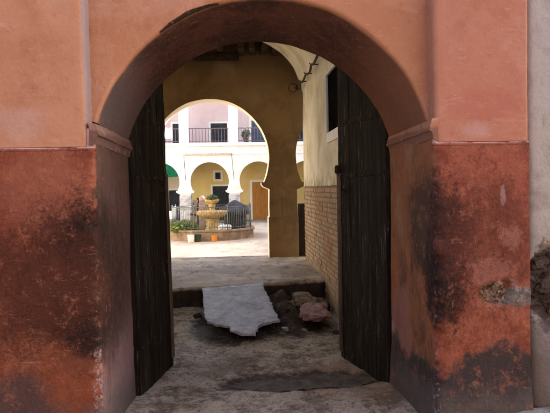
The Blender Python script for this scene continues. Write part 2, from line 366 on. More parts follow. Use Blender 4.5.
M['window_dark'] = simple('dark_window_void', (.006, .006, .006), (.01, .009, .008), 5, .6, .02); M['window_dark'].node_tree.nodes['Principled BSDF'].inputs['Specular IOR Level'].default_value = 0  # near-black sheet standing in for the unlit depth of the open window
M['cable'] = simple('black_cable', (.03, .025, .02), (.05, .04, .03), 20, .6)
M['opposite'] = simple('ochre_plaster', (.50, .30, .20), (.42, .24, .16), 2, .9, .4, .02)
M['plant_dark'] = simple('pot_plant_leaves', (.06, .09, .04), (.10, .12, .07), 15, .7)

# ------------------------------------------------------------------ object helpers
def link(name, me, parent=None):
    o = bpy.data.objects.new(name, me); COL.objects.link(o)
    if parent is not None:
        o.parent = parent
        o.location = -world_loc(parent)
    return o
def world_loc(o):
    l = Vector(o.location)
    while o.parent: o = o.parent; l += Vector(o.location)
    return l
def thing(name, label, cat, loc=(0, 0, 0), group=None):
    o = bpy.data.objects.new(name, None); COL.objects.link(o); o.location = loc; o.empty_display_size = .2
    o['label'] = label; o['category'] = cat
    if group: o['group'] = group
    return o
def tag(o, label, cat, group=None):
    o['label'] = label; o['category'] = cat
    if group: o['group'] = group
    return o
def struct(o): o['kind'] = 'structure'; return o

class MB:
    """collects geometry given in world coordinates"""
    def __init__(s): s.v = []; s.f = []; s.tone = []
    def add(s, vs, fs, tone=None):
        b = len(s.v); s.v += [tuple(v) for v in vs]; s.f += [tuple(i+b for i in f) for f in fs]
        s.tone += [tone if tone is not None else 0]*len(vs); return s
    def grid(s, n, m, fn, closed_u=False, flip=False):
        b = len(s.v)
        for i in range(n+1):
            for j in range(m+1): s.v.append(tuple(fn(i/n, j/m))); s.tone.append(0)
        for i in range(n):
            for j in range(m):
                q = (b+i*(m+1)+j, b+(i+1)*(m+1)+j, b+(i+1)*(m+1)+j+1, b+i*(m+1)+j+1)
                s.f.append(q[::-1] if flip else q)
        return s
    def box(s, x0, x1, y0, y1, z0, z1, bev=0, rot=None, piv=None, jit=0, tone=None):
        bm = bmesh.new(); bmesh.ops.create_cube(bm, size=1)
        for v in bm.verts: v.co = Vector(((x0+x1)/2+v.co.x*(x1-x0), (y0+y1)/2+v.co.y*(y1-y0), (z0+z1)/2+v.co.z*(z1-z0)))
        if bev: bmesh.ops.bevel(bm, geom=bm.edges[:], offset=min(bev, .45*min(abs(x1-x0), abs(y1-y0), abs(z1-z0))), segments=2, affect='EDGES', profile=.6)
        if jit:
            for v in bm.verts: v.co += Vector([random.uniform(-jit, jit) for _ in range(3)])
        if rot is not None:
            p = Vector(piv if piv else ((x0+x1)/2, (y0+y1)/2, (z0+z1)/2))
            mt = Euler(rot).to_matrix()
            for v in bm.verts: v.co = mt @ (v.co-p) + p
        bm.verts.index_update()
        s.add([v.co for v in bm.verts], [[v.index for v in f.verts] for f in bm.faces], tone); bm.free(); return s
    def tube(s, pts, r, n=8, closed=False, cap=True):
        pts = [Vector(p) for p in pts]; rr = r if isinstance(r, (list, tuple)) else [r]*len(pts)
        b = len(s.v); N = len(pts)
        for i, p in enumerate(pts):
            d = (pts[min(i+1, N-1)]-pts[max(i-1, 0)]) if not closed else (pts[(i+1) % N]-pts[i-1])
            d = d.normalized() if d.length > 1e-9 else Vector((0, 0, 1))
            a = d.cross(Vector((0, 0, 1)) if abs(d.z) < .9 else Vector((1, 0, 0))).normalized(); c = d.cross(a)
            for k in range(n):
                t = 2*math.pi*k/n; s.v.append(tuple(p+(a*math.cos(t)+c*math.sin(t))*rr[i])); s.tone.append(0)
        for i in range(N if closed else N-1):
            for k in range(n):
                a0 = b+i*n; a1 = b+((i+1) % N)*n
                s.f.append((a0+k, a0+(k+1) % n, a1+(k+1) % n, a1+k))
        if cap and not closed:
            s.f.append(tuple(b+k for k in range(n))[::-1]); s.f.append(tuple(b+(N-1)*n+k for k in range(n)))
        return s
    def lathe(s, c, prof, n=24, wob=0, scallop=0):
        b = len(s.v)
        for r, z in prof:
            for k in range(n):
                t = 2*math.pi*k/n; q = r*(1+scallop*abs(math.cos(t*n/4)) if scallop else 1)
                s.v.append((c[0]+q*math.cos(t), c[1]+q*math.sin(t), c[2]+z)); s.tone.append(0)
        for i in range(len(prof)-1):
            for k in range(n): s.f.append((b+i*n+k, b+i*n+(k+1) % n, b+(i+1)*n+(k+1) % n, b+(i+1)*n+k))
        s.f.append(tuple(b+k for k in range(n))[::-1]); s.f.append(tuple(b+(len(prof)-1)*n+k for k in range(n)))
        return s
    def displace(s, amp, scale, seed=0, amp2=0, scale2=20, nrm=None):
        for i, v in enumerate(s.v):
            p = Vector(v); q = p*scale+Vector((seed, seed*.7, seed*.3))
            d = noise.noise_vector(q)*amp
            if amp2: d += noise.noise_vector(p*scale2+Vector((seed, 3, 1)))*amp2
            s.v[i] = tuple(p+d)
        return s
    def build(s, name, mat, parent=None, smooth=False, tone=False, weld=False, angle=None):
        me = bpy.data.meshes.new(name); me.from_pydata(s.v, [], s.f); me.materials.append(mat)
        bm = bmesh.new(); bm.from_mesh(me)
        if weld: bmesh.ops.remove_doubles(bm, verts=bm.verts, dist=weld)
        bmesh.ops.recalc_face_normals(bm, faces=bm.faces); bm.to_mesh(me); bm.free()
        if tone and not weld:
            a = me.attributes.new('tone', 'FLOAT', 'POINT'); a.data.foreach_set('value', s.tone)
        if smooth:
            me.polygons.foreach_set('use_smooth', [True]*len(me.polygons))
            if angle:
                bpy_set = me.set_sharp_from_angle(angle=R(angle))
        me.update(); return link(name, me, parent)

def fbm(p, oct=4):
    return noise.fractal(p, 1.0, 2.0, oct)

def resample(path, step):
    out = []
    for a, b in zip(path, path[1:]):
        a, b = Vector(a), Vector(b); n = max(1, math.ceil((b-a).length/step))
        out += [a.lerp(b, i/n) for i in range(n)]
    return out+[Vector(path[-1])]
def rounded(path, r, k=4):
    """round the inner corners of a 2-D path"""
    out = [Vector(path[0])]
    for i in range(1, len(path)-1):
        p = Vector(path[i]); a = (Vector(path[i-1])-p); b = (Vector(path[i+1])-p)
        ra = min(r, a.length*.45, b.length*.45); a = a.normalized()*ra; b = b.normalized()*ra
        for j in range(k+1):
            t = j/k; out.append((p+a)*(1-t)**2+p*2*t*(1-t)+(p+b)*t*t)
    return out+[Vector(path[-1])]

def plaster_sweep(path2d, z0, z1, step=.022, amp=.007, mod=None, seed=0):
    pts = resample(rounded(path2d, .028), step); n = len(pts)-1; m = max(2, int((z1-z0)/step))
    mb = MB()
    def fn(u, v):
        p = pts[round(u*n)]; z = z0+(z1-z0)*v
        x, y = p
        if mod: x, y = mod(x, y, z)
        q = Vector((x, y, z))
        d = noise.noise_vector(q*2.3+Vector((seed, 0, 0)))*amp + noise.noise_vector(q*9+Vector((0, seed, 0)))*amp*.35 + noise.noise_vector(q*32)*amp*.12
        d.z *= .0
        return q+d
    mb.grid(n, m, fn); return mb

def bay(cx, hb, prof, arc_c, z_base, z_top, Y0, Y1, nrad=2, disp=0, step=None):
    """one bay of an arcade wall: opening profile [(x,z)...] (relative to cx), front, back and intrados"""
    P = [(cx+x, z) for x, z in prof]
    O = []
    for (x, z), (px, pz) in zip(P, prof):
        if pz <= arc_c[1]: O.append((cx+math.copysign(hb, px), z))
        else:
            dx, dz = px-arc_c[0], pz-arc_c[1]
            t = 1e9
            if abs(dx) > 1e-9: t = min(t, (math.copysign(hb, dx)-arc_c[0])/dx)
            t = min(t, (z_top-arc_c[1])/dz)
            O.append((cx+arc_c[0]+dx*t, arc_c[1]+dz*t))
    mb = MB(); n = len(P)-1
    seq = [('b', 1-j/nrad) for j in range(nrad+1)] + [('f', j/nrad) for j in range(nrad+1)]
    def fn(u, v):
        i = round(u*n); side, t = seq[round(v*(len(seq)-1))]
        x = P[i][0]*(1-t)+O[i][0]*t; z = P[i][1]*(1-t)+O[i][1]*t
        return (x, Y1 if side == 'b' else Y0, z)
    mb.grid(n, len(seq)-1, fn)
    # corner fillers so the rectangle is complete
    for s in (-1, 1):
        idx = [i for i in range(n) if abs(O[i][0]-(cx+s*hb)) < 1e-6 and abs(O[i+1][1]-z_top) < 1e-6 and abs(O[i][1]-z_top) > 1e-6]
        idx += [i for i in range(n) if abs(O[i+1][0]-(cx+s*hb)) < 1e-6 and abs(O[i][1]-z_top) < 1e-6 and abs(O[i+1][1]-z_top) > 1e-6]
        for i in idx:
            for Y in (Y0, Y1):
                mb.add([(O[i][0], Y, O[i][1]), (O[i+1][0], Y, O[i+1][1]), (cx+s*hb, Y, z_top)], [(0, 1, 2)])
    return mb
def horseshoe(jw, z_base, z_imp, R_, zc, nib=.07, nh=.07, n=40, jn=6):
    """right half bottom -> over the top -> left bottom"""
    w = math.sqrt(R_*R_-(zc-z_imp)**2)
    right = [(jw, z_base+(z_imp-.05-nh-z_base)*i/jn) for i in range(jn+1)]
    right += [(w-nib*.2, z_imp-nh), (w-nib*.5, z_imp-nh*.5), (w-nib*.5, z_imp)]
    a0 = math.atan2(z_imp-zc, w)
    arc = [(R_*math.cos(a0+(math.pi-2*a0)*i/n), zc+R_*math.sin(a0+(math.pi-2*a0)*i/n)) for i in range(n+1)]
    left = [(-x, z) for x, z in right[::-1]]
    return right+arc+left

def rock(c, size, seed, mat, name, parent=None, sub=3, flat=.25, rough=.25, rot=0):
    bm = bmesh.new(); bmesh.ops.create_icosphere(bm, subdivisions=sub, radius=1)
    mt = Matrix.Rotation(rot, 3, 'Z')
    for v in bm.verts:
        p = v.co.copy(); q = p*1.1+Vector((seed*3.1, seed, 0))
        s = 1+rough*noise.noise(q)+rough*.5*noise.noise(q*2.5)+rough*.2*noise.noise(q*7)
        p = Vector([math.copysign(abs(k)**.72, k) for k in p])*s
        v.co = Vector(c)+mt@Vector((p.x*size[0], p.y*size[1], p.z*size[2]))
    mb = MB(); bm.verts.index_update(); mb.add([v.co for v in bm.verts], [[v.index for v in f.verts] for f in bm.faces]); bm.free()
    return mb.build(name, mat, parent, smooth=True, angle=38)

# ================================================================== SETTING
def sheet(name, x0, x1, y0, y1, nx, ny, zf, mat):
    mb = MB(); mb.grid(nx, ny, lambda u, v: (x0+(x1-x0)*u, y0+(y1-y0)*v, zf(x0+(x1-x0)*u, y0+(y1-y0)*v)))
    return struct(mb.build(name, mat, smooth=True))
sheet('ground', -400, 400, -400, 400, 4, 4, lambda x, y: -.75, M['ground'])
def street_z(x, y):
    z = .02*fbm(Vector((x*1.5, y*1.5, 0)))
    return z + .15*max(0, min(1, (x-1.25)/.4))*max(0, min(1, (y-2.7)/.5))     # raised cement strip at the foot of the right wall
def clampf(a): return max(0., min(1., a))
def sm(a, b, x): t = clampf((x-a)/(b-a)); return t*t*(3-2*t)
sheet('street', -14, 14, -1.7, 3.24, 280, 100, lambda x, y: street_z(x, y)-.004 - .01*0, M['street'])
def floor_z(x, y):
    q = Vector((x, y, 0))
    z = .018*fbm(q*2.2)+.006*fbm(q*9, 3)
    z += .06*sm(5.2, 6.6, y)
    z += .13*math.exp(-((x-.55)/.22)**2-((y-6.65)/.6)**2)*(1+1.1*fbm(q*5, 4))
    z -= .13*math.exp(-(((x-.92)/.26)**4)-(((y-6.45)/.72)**4))
    z += .03*fbm(q*7, 4)*sm(.9, .4, math.hypot((x-.3)/1.0, y-6.2))
    pud = math.hypot((x-.48)/.62, (y-4.27)/.22); z -= .03*sm(1.25, .7, pud)
    z += .03*sm(4.3, 3.9, y)*sm(3.2, 3.6, y)
    return z
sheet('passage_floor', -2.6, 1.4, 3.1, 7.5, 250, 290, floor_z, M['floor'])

def landing():
    mb = MB()
    def front(x): return 6.99+.17*x+.045*fbm(Vector((x*4, 0, 5)))+.022*fbm(Vector((x*18, 0, 5)))
    x0, x1 = -3.0, 3.4; n = 300; m = 120
    def fn(u, v):
        x = x0+(x1-x0)*u
        if v < .12:
            t = v/.12; return (x, front(x)+.05*fbm(Vector((x*9, t*2, 3)))*(1-t), -.12+t*.405)
        t = (v-.12)/.88; y = front(x)+.012+(10.25-front(x)-.012)*t
        z = .30+.012*fbm(Vector((x*2, y*2, 0)))+.006*fbm(Vector((x*9, y*6, 1)))-.03*sm(9.3, 10.2, y)
        return (x, y, z-.012*math.exp(-t*200))
    mb.grid(n, m, fn)
    mb.add([(x0, 10.25, .27), (x1, 10.25, .27), (x1, 10.25, -.6), (x0, 10.25, -.6)], [(0, 1, 2, 3)])
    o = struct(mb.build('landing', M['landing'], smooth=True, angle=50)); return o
landing()
sheet('courtyard_paving', -9, 8.5, 10.2, 32.3, 200, 240, lambda x, y: -.25+.02*fbm(Vector((x*.6, y*.6, 0)))+.52*sm(12.2, 10.2, y), M['court'])

# ================================================================== GATEWAY
gate = thing('gateway_building', 'salmon and red plastered gateway with a rounded arch, stained dado and open plank doors', 'building', (.195, 3.7, 0))
XL, XR = -.79, 1.18
CX, CZ, RA = .195, 1.60, 1.04
YB = 4.08
def taper(y): return clampf((y-3.30)/(YB-3.30))
def jamb_mod(x, y, z):
    if y <= YB+.001: x += (-.04 if x > CX else .035)*taper(y)*(1 if abs(x-CX) < 1.05 else 0)
    elif abs(x-CX) < 1.05: x += -.04 if x > CX else .035
    if z > 1.757: y = max(y, 3.262 if -.845 < x < 1.205 else 3.30)
    return x, y
def jamb_right(x, y, z):
    x, y = jamb_mod(x, y, z)
    if y < 3.30 or abs(x-XR) < .06:                          # worn, splayed foot of the corner
        k = sm(.5, 0, z); y -= .05*k*sm(3.4, 3.25, y)
        if abs(x-XR) < .1: x -= .02*k
    h = math.hypot((x-1.555)/.085, (z-.845)/.062)+.7*noise.noise(Vector((x*18, z*18, 2)))
    if y < 3.35: y += .045*sm(1.15, .8, h)
    h = math.hypot((x-1.73)/.12, (z-.815)/.055)+.5*noise.noise(Vector((x*14, z*14, 5)))
    if y < 3.35: y -= .010*sm(1.15, .7, h)
    return x, y
def jamb_left(x, y, z):
    x, y = jamb_mod(x, y, z)
    k = sm(.45, 0, z)
    if abs(x-XL) < .1: x += .015*k
    return x, y
def chip(mb, X, z0, z1, amp, seed):
    for i, v in enumerate(mb.v):
        d = math.hypot(v[0]-X, v[1]-3.25)
        if d < .06 and z0 < v[2] < z1:
            a = amp*max(0, noise.noise(Vector((0, seed, v[2]*11)))+.15+.5*noise.noise(Vector((3, seed, v[2]*37))))*(1-d/.06)
            mb.v[i] = (v[0]-math.copysign(a, X-v[0]+(1e-6))*0+(a*.7 if X > 0 else -a*.7), v[1]+a, v[2])
    return mb
mb = plaster_sweep([(1.765, 3.25), (XR, 3.25), (XR, YB), (1.6, YB)], -.1, 1.86, .018, .008, jamb_right, 3); chip(mb, XR, 0, 1.7, .05, 2)
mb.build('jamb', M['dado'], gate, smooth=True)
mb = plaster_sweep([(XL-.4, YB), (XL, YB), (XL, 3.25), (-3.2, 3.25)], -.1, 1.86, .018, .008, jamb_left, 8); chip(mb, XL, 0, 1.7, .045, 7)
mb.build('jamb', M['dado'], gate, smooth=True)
# upper pilasters (stand 12 cm in front of the arch panel)
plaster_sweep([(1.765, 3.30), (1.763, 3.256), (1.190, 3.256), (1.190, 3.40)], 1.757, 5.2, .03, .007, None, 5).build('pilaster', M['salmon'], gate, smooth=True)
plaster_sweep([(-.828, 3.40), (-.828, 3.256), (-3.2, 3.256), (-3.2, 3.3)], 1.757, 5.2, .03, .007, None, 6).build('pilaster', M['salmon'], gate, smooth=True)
# arch panel with soffit
def arch_panel():
    th0 = math.asin((1.90-CZ)/RA); n = 210
    mb = MB(); TOP = 5.2
    prof = []
    for j in range(12): prof.append(('b', 1-j/11))
    for j in range(1, 40): prof.append(('s', YB-(YB-3.37)*j/40))
    for j in range(4): prof.append(('e', j/3))
    for j in range(1, 61): prof.append(('f', (j/60)**1.2))
    chips = CHIPS
    def outer(th):
        dx, dz = math.cos(th), math.sin(th); t = (TOP-CZ)/dz
        hb = (1.215-CX) if dx > 0 else (CX+.85)
        if abs(dx) > 1e-6: t = min(t, hb/abs(dx))
        return CX+dx*t, CZ+dz*t
    def fn(u, v):
        th = th0+(math.pi-2*th0)*u
        k, t = prof[round(v*(len(prof)-1))]
        ox, oz = outer(th); ax, az = CX+RA*math.cos(th), CZ+RA*math.sin(th)
        c = 0
        for a, w, d in chips: c = max(c, .35*d*sm(1.0, .6, abs(th-a)/w + .35*noise.noise(Vector((th*40, 1, 2)))))
        c *= .75+.5*noise.noise(Vector((th*60, 5, 2)))
        rr = .018
        w_ = 1 if k == 'b' else (clampf((t-3.37)/(YB-3.37)) if k == 's' else 0)
        Rr, Cz_ = RA-.05*w_, CZ-.03*w_; ax, az = CX+Rr*math.cos(th), Cz_+Rr*math.sin(th)
        if k == 'b': p = Vector((ax*(1-t)+ox*t, YB, az*(1-t)+oz*t))
        elif k == 's': p = Vector((ax, t, az)); w = sm(3.43, 3.37, t); p += Vector((math.cos(th), 0, math.sin(th)))*c*w
        elif k == 'e':
            a = t*math.pi/2; r_ = RA+rr*(1-math.cos(a))+c
            p = Vector((CX+r_*math.cos(th), 3.37+rr*(1-math.sin(a))+c*.5*(1-t), CZ+r_*math.sin(th)))
        else:
            r0 = RA+rr+c*.9; bx, bz = CX+r0*math.cos(th), CZ+r0*math.sin(th)
            p = Vector((bx*(1-t)+ox*t, 3.37, bz*(1-t)+oz*t))
        d = noise.noise_vector(p*2.3)*.009+noise.noise_vector(p*9)*.003+noise.noise_vector(p*35)*.0012
        return p+d
    mb.grid(n, len(prof)-1, fn)
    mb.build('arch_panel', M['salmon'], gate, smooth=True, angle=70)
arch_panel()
# imposts: a projecting moulding under each springing
def impost(side):
    X = XR if side > 0 else XL
    prof = resample([(-.03, 1.755), (.002, 1.775), (.006, 1.80), (.012, 1.818), (.024, 1.825)], .008)+resample([(.025, 1.829), (.021, 1.840), (.014, 1.868), (.007, 1.892), (-.03, 1.90)], .008)
    y0 = 3.256; n = 60; m = len(prof)-1; mb = MB()
    def fn(u, v):
        o, z = prof[round(v*m)]; y = y0+(YB+.002-y0)*u
        t_ = clampf((y-3.3)/(YB-3.3)); q = Vector((X-side*(o+.038*t_), y, z-.03*t_))
        k = 0
        return q+noise.noise_vector(q*3)*.008+noise.noise_vector(q*17)*.0025+Vector((side*k, 0, k*.3))
    mb.grid(n, m, fn)
    b = len(mb.v); c = (X+side*.03, y0+.004, 1.85); mb.v.append(c); mb.tone.append(0)
    for j in range(m): mb.f.append((j, j+1, b))
    mb.build('impost', M['impost'], gate, smooth=True, angle=32)
def impost_mat():
    m = Mat('impost_plaster', .9).base((.33, .15, .09))
    m.mix((.19, .115, .09), m.x.smooth(.1, -.1)*.85)
    m.mix((.09, .055, .045), m.z.smooth(1.86, 1.835)*.6)  # underside of the moulding painted darker, imitating its shade
    m.mix((.42, .26, .19), m.noise(12, 6, .7).smooth(.52, .65)*.3)
    m.mix((.06, .04, .03), m.noise(9, 6, .7, off=5).smooth(.58, .7)*.7)
    m.mix((.42, .34, .29), m.y.smooth(3.28, 3.262)*m.z.smooth(1.87, 1.9)*.4)
    m.bump(m.noise(25, 6, .7), .8, .012); return m.done()
M['impost'] = impost_mat()
impost(1); impost(-1)
# mass of the building above and behind the facade (closed top and back return)
mb = MB()
mb.box(-3.2, 1.76, 3.41, YB-.02, 2.72, 5.15); mb.box(-3.2, -.91, 3.32, YB-.025, -.5, 2.715); mb.box(1.30, 1.76, 3.42, YB-.025, -.5, 2.715)
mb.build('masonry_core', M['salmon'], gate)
# exposed rubble and mortar band in the right dado
mb = MB()
for k in range(26):
    a = random.uniform(0, 6.28); r_ = random.random()**.5
    c = Vector((1.555+.075*r_*math.cos(a), 3.303, .845+.052*r_*math.sin(a)))
    mb.box(c.x-.014, c.x+.014, c.y-.014, c.y+.014, c.z-.011, c.z+.011, .004, (random.random()*3, random.random()*3, 0), jit=.004)
mb.build('exposed_rubble', M['hole'], gate)
# door leaves
def leaf(hx, hy, tx, ty, H, lean, label):
    """plank leaf from hinge (hx,hy) to tip (tx,ty)"""
    d = Vector((tx-hx, ty-hy, 0)); L = d.length; d.normalize(); n = Vector((d.y, -d.x, 0))
    if n.x*(CX-hx) < 0: n = -n                                  # the face looking into the passage
    sd_ = 1 if hx > CX else -1
    def W(a, b, z): 
        p = Vector((hx, hy, 0))+d*a+n*b+Vector((0, 0, z)); 
        return p+Vector((sd_*lean*z, 0, 0))
    def solid(a0, a1, b0, b1, z0, z1, nz=1, rag=0, bev=.006):
        mb = MB(); bm = bmesh.new(); bmesh.ops.create_cube(bm, size=1)
        bmesh.ops.bevel(bm, geom=bm.edges[:], offset=.0, segments=1, affect='EDGES')
        bm.free()
        m2 = MB(); m2.box(a0, a1, b0, b1, z0, z1, bev); 
        return m2
    def to_world(m2, sub=None):
        m2.v = [tuple(W(*v)) for v in m2.v]; return m2
    root = MB()
    widths = [.15, .19, .16, .18]; s = sum(widths); a = 0
    for k, w in enumerate(widths):
        w = w/s*L
        m2 = MB(); nz = 60
        zb = -.015+.012*random.random(); prof = [(a+.001, .0), (a+.006, .004), (a+w-.006, .004), (a+w-.001, 0), (a+w-.001, -.045), (a+.001, -.045)]
        tw = random.uniform(-.003, .003)
        for i in range(nz+1):
            z = zb+(H-zb)*i/nz
            for aa, bb in prof:
                rag = .003*noise.noise(Vector((aa*9, hx, z*6)))+.002*noise.noise(Vector((aa*20, hx, z*25)))
                m2.v.append((aa+rag, bb+tw+rag*1.5, z)); m2.tone.append(0)
        q = len(prof)
        for i in range(nz):
            for j in range(q): m2.f.append((i*q+j, i*q+(j+1) % q, (i+1)*q+(j+1) % q, (i+1)*q+j))
        m2.f.append(tuple(range(q))); m2.f.append(tuple(nz*q+j for j in range(q)))
        b = len(root.v); root.v += [tuple(W(*v)) for v in m2.v]; root.tone += m2.tone; root.f += [tuple(i+b for i in f) for f in m2.f]; a += w
    leafo = root.build('door_leaf', M['door'], gate, smooth=True, angle=35)
    leafo['label'] = label
    for z in (.42, 1.56, 2.12):                                 # ledges
        m2 = MB().box(.0, L, -.085, -.048, z-.05, z+.05, .01); to_world(m2).build('ledge_board', M['door'], leafo)
    # battens on the visible face with studs
    for z in (1.60, 2.05):
        m2 = MB(); nseg = 24
        for i in range(nseg+1):
            a_ = .02+(L-.03)*i/nseg; w1 = .02*noise.noise(Vector((a_*8, z, 1)))
            for bb, zz in ((.0, -.030), (.009, -.024), (.010, .020), (.0, .028)): m2.v.append((a_, bb, z+zz+w1)); m2.tone.append(0)
        for i in range(nseg):
            for j in range(3): m2.f.append((i*4+j, (i+1)*4+j, (i+1)*4+j+1, i*4+j+1))
        to_world(m2).displace(.004, 30).build('batten', M['door'], leafo, smooth=True, angle=40)
    for z in (1.60, 2.05, .9, .35):
        for i in range(6):
            c = (.06+(L-.12)*i/5+random.uniform(-.01, .01), .008 if z > 1.5 else .002, z+random.uniform(-.01, .01))
            m3 = MB().lathe((0, 0, 0), [(.013, 0), (.013, .003), (.009, .008), (.003, .010)], 10)
            m2 = MB().add([(c[0]+v[0], c[1]+v[2], c[2]+v[1]) for v in m3.v], m3.f)
            to_world(m2).build('stud', M['iron'], leafo, smooth=True)
    # meeting stile: the lower part worn pale
    m2 = MB().box(L-.045, L+.012, -.06, .018, .06, 1.64, .012); to_world(m2).displace(.004, 14).build('stile', M['doorpost'], leafo, smooth=True, angle=40)
    if sd_ > 0: m2 = MB().box(L-.055, L+.008, -.03, .035, 1.62, 1.69, .015); to_world(m2).displace(.01, 17).build('stile_knob', M['door'], leafo, smooth=True, angle=40)
    m2 = MB(); c = (L-.13, .012, 1.50)
    m2.box(c[0]-.05, c[0]+.05, .004, .012, c[2]-.012, c[2]+.012, .003)
    m2.tube([(c[0]+.05*math.cos(t)*.6, .02+.006*math.sin(t), c[2]-.02+.03*math.sin(t)) for t in [i*math.pi/6 for i in range(12)]], .005, 6, closed=True)
    to_world(m2).build('hasp', M['iron'], leafo, smooth=True, angle=40)
    return leafo
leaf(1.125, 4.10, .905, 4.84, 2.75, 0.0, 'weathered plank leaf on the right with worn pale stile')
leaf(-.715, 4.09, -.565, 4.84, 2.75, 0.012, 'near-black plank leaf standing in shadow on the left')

# neighbouring building on the right, with broken dark rubble near its foot
nb = thing('neighbouring_building', 'pale grey limewashed building right of the red gateway, stones exposed low down', 'building', (2.5, 3.5, 0))
def nb_mod(x, y, z):
    h = math.hypot((x-1.93)/.17, (z-.87)/.24)+.4*noise.noise(Vector((x*9, z*9, 2)))
    y += .06*sm(1.1, .8, h); y -= .02*sm(.75, .45, z)*sm(1.76, 1.85, x)
    return x, y
plaster_sweep([(7, 3.30), (1.795, 3.30), (1.768, 3.36)], -.1, 5.6, .035, .010, nb_mod, 12).build('wall', M['greywall'], nb, smooth=True)
MB().box(1.77, 7, 3.40, 9, -.5, 5.55).build('masonry_core', M['greywall'], nb)
for k, (dx, dz, s) in enumerate(((-.06, .12, .07), (.05, .14, .06), (0, 0, .085), (.1, .03, .07), (-.07, -.08, .06), (.05, -.12, .07), (-.10, .03, .05), (.14, -.08, .06))):
    rock((1.93+dx, 3.352, .87+dz*1.15), (s*.9, .026, s*.6), k+3, M['rubble'], 'stone', nb, 4, rough=.7)

# opposite side of the street (behind the camera)
opp = thing('opposite_building', 'plain ochre plastered building across the street from the gateway', 'building', (0, -2.4, 0))
MB().box(-14, 14, -6, -1.7, -.3, 4.7).build('wall', M['opposite'], opp)
MB().box(-.5, .5, -1.705, -1.66, 0, 2.1, .01).build('door', M['door'], opp)
# the street continues on the left
ln = thing('adjoining_building', 'salmon plastered building continuing the street left of the gateway', 'building', (-8, 3.6, 0))
MB().box(-14, -3.21, 3.262, 9.2, -.5, 5.2).build('wall', M['salmon'], ln)

# ================================================================== PASSAGE
pas = thing('passage_building', 'vaulted cream plastered passage with a brick dado behind the gateway', 'building', (.05, 7, .1))
WX, WL = 1.15, -2.45
mb = MB()
def right_wall(y0, y1, z0, z1, step=.05):
    b = MB(); n = max(1, int((y1-y0)/step)); m = max(1, int((z1-z0)/step))
    def fn(u, v):
        q = Vector((WX, y0+(y1-y0)*u, z0+(z1-z0)*v)); d = noise.noise_vector(q*1.7)*.012+noise.noise_vector(q*7)*.004
        q.x += d.x; return q
    b.grid(n, m, fn); return b
WY0, WY1, WZ0, WZ1 = 5.75, 6.82, 2.16, 2.86
for a in ((4.95, WY0, 1.52, 3.2), (WY1, 9.28, 1.52, 3.2), (WY0, WY1, 1.52, WZ0), (WY0, WY1, WZ1, 3.2)):
    b = right_wall(*a); o = len(mb.v); mb.v += b.v; mb.tone += b.tone; mb.f += [tuple(i+o for i in f) for f in b.f]
# end return of the wall, facing the arcade, and the back of the wall
mb.grid(12, 60, lambda u, v: (WX+.008*noise.noise(Vector((0, 9.28, v*5)))*(1-u)+.012+.05*u, 9.28, .2+4.9*v))
mb.build('plaster_wall', M['cream'], pas, smooth=True, angle=50)
MB().box(WX+.05, 1.75, 6.9, 9.275, -.3, 8.1).build('masonry_core', M['cream'], pas)
MB().box(WX+.22, 1.75, 4.25, 6.9, -.3, 8.1).build('masonry_core', M['cream'], pas)
MB().box(WX-.004, WX+.217, 4.95, 6.2, 3.2, 8.1).build('added_well_wall', M['cream'], pas)  # unseen open well added to light the passage; wall raised against the sun
MB().box(WX+.05, WX+.217, 4.93, 4.949, -.2, 8.1).build('door_pocket_wall', M['cream'], pas)
# window in the right wall
win = MB()
for a in ((WY0-.07, WY0, WZ0-.12, WZ1+.07), (WY1, WY1+.025, WZ0-.12, WZ1+.025), (WY0, WY1, WZ0-.12, WZ0), (WY0, WY1, WZ1, WZ1+.025)):
    win.box(WX-.018, WX+.012, a[0], a[1], a[2], a[3], .006)
wf = win.build('window', M['white_trim'], pas)
MB().box(WX+.018, WX+.035, WY0+.003, WY1-.003, WZ0+.003, WZ1-.003).build('dark_sheet', M['window_dark'], wf)  # shade of the open window put into the sheet's colour
# brick dado, real bricks
mb = MB(); h = .062; z = -.05; row = 0
while z < 1.50:
    y = 4.95-(row % 2)*.11+random.uniform(-.02, .02)
    while y < 9.27:
        w = random.uniform(.185, .215); y1 = min(y+w-.012, 9.275); y0_ = max(y, 4.95)
        if y1-y0_ > .03:
            x = WX+random.uniform(-.004, .004); 
            mb.box(x, x+.05, y0_, y1, z+random.uniform(0, .003), z+h-.011+random.uniform(-.002, .002), .004, jit=.0018, tone=random.random())
        y += w
    z += h; row += 1
bd = mb.build('brick_dado', M['brick'], pas, tone=True)
MB().box(WX+.007, WX+.045, 4.952, 9.27, -.1, 1.515).build('mortar', M['brickmortar'], bd)
# left wall
mb = MB(); mb.grid(100, 110, lambda u, v: (WL+.012*noise.noise(Vector((0, u*9, v*6))), 4.22+5.06*u, -.1+(8.2*v if u < .4 else 3.3*v))); mb.build('plaster_wall', M['cream'], pas, smooth=True)
MB().box(-3.0, WL-.02, 4.25, 9.275, -.3, 8.1).build('masonry_core', M['cream'], pas)
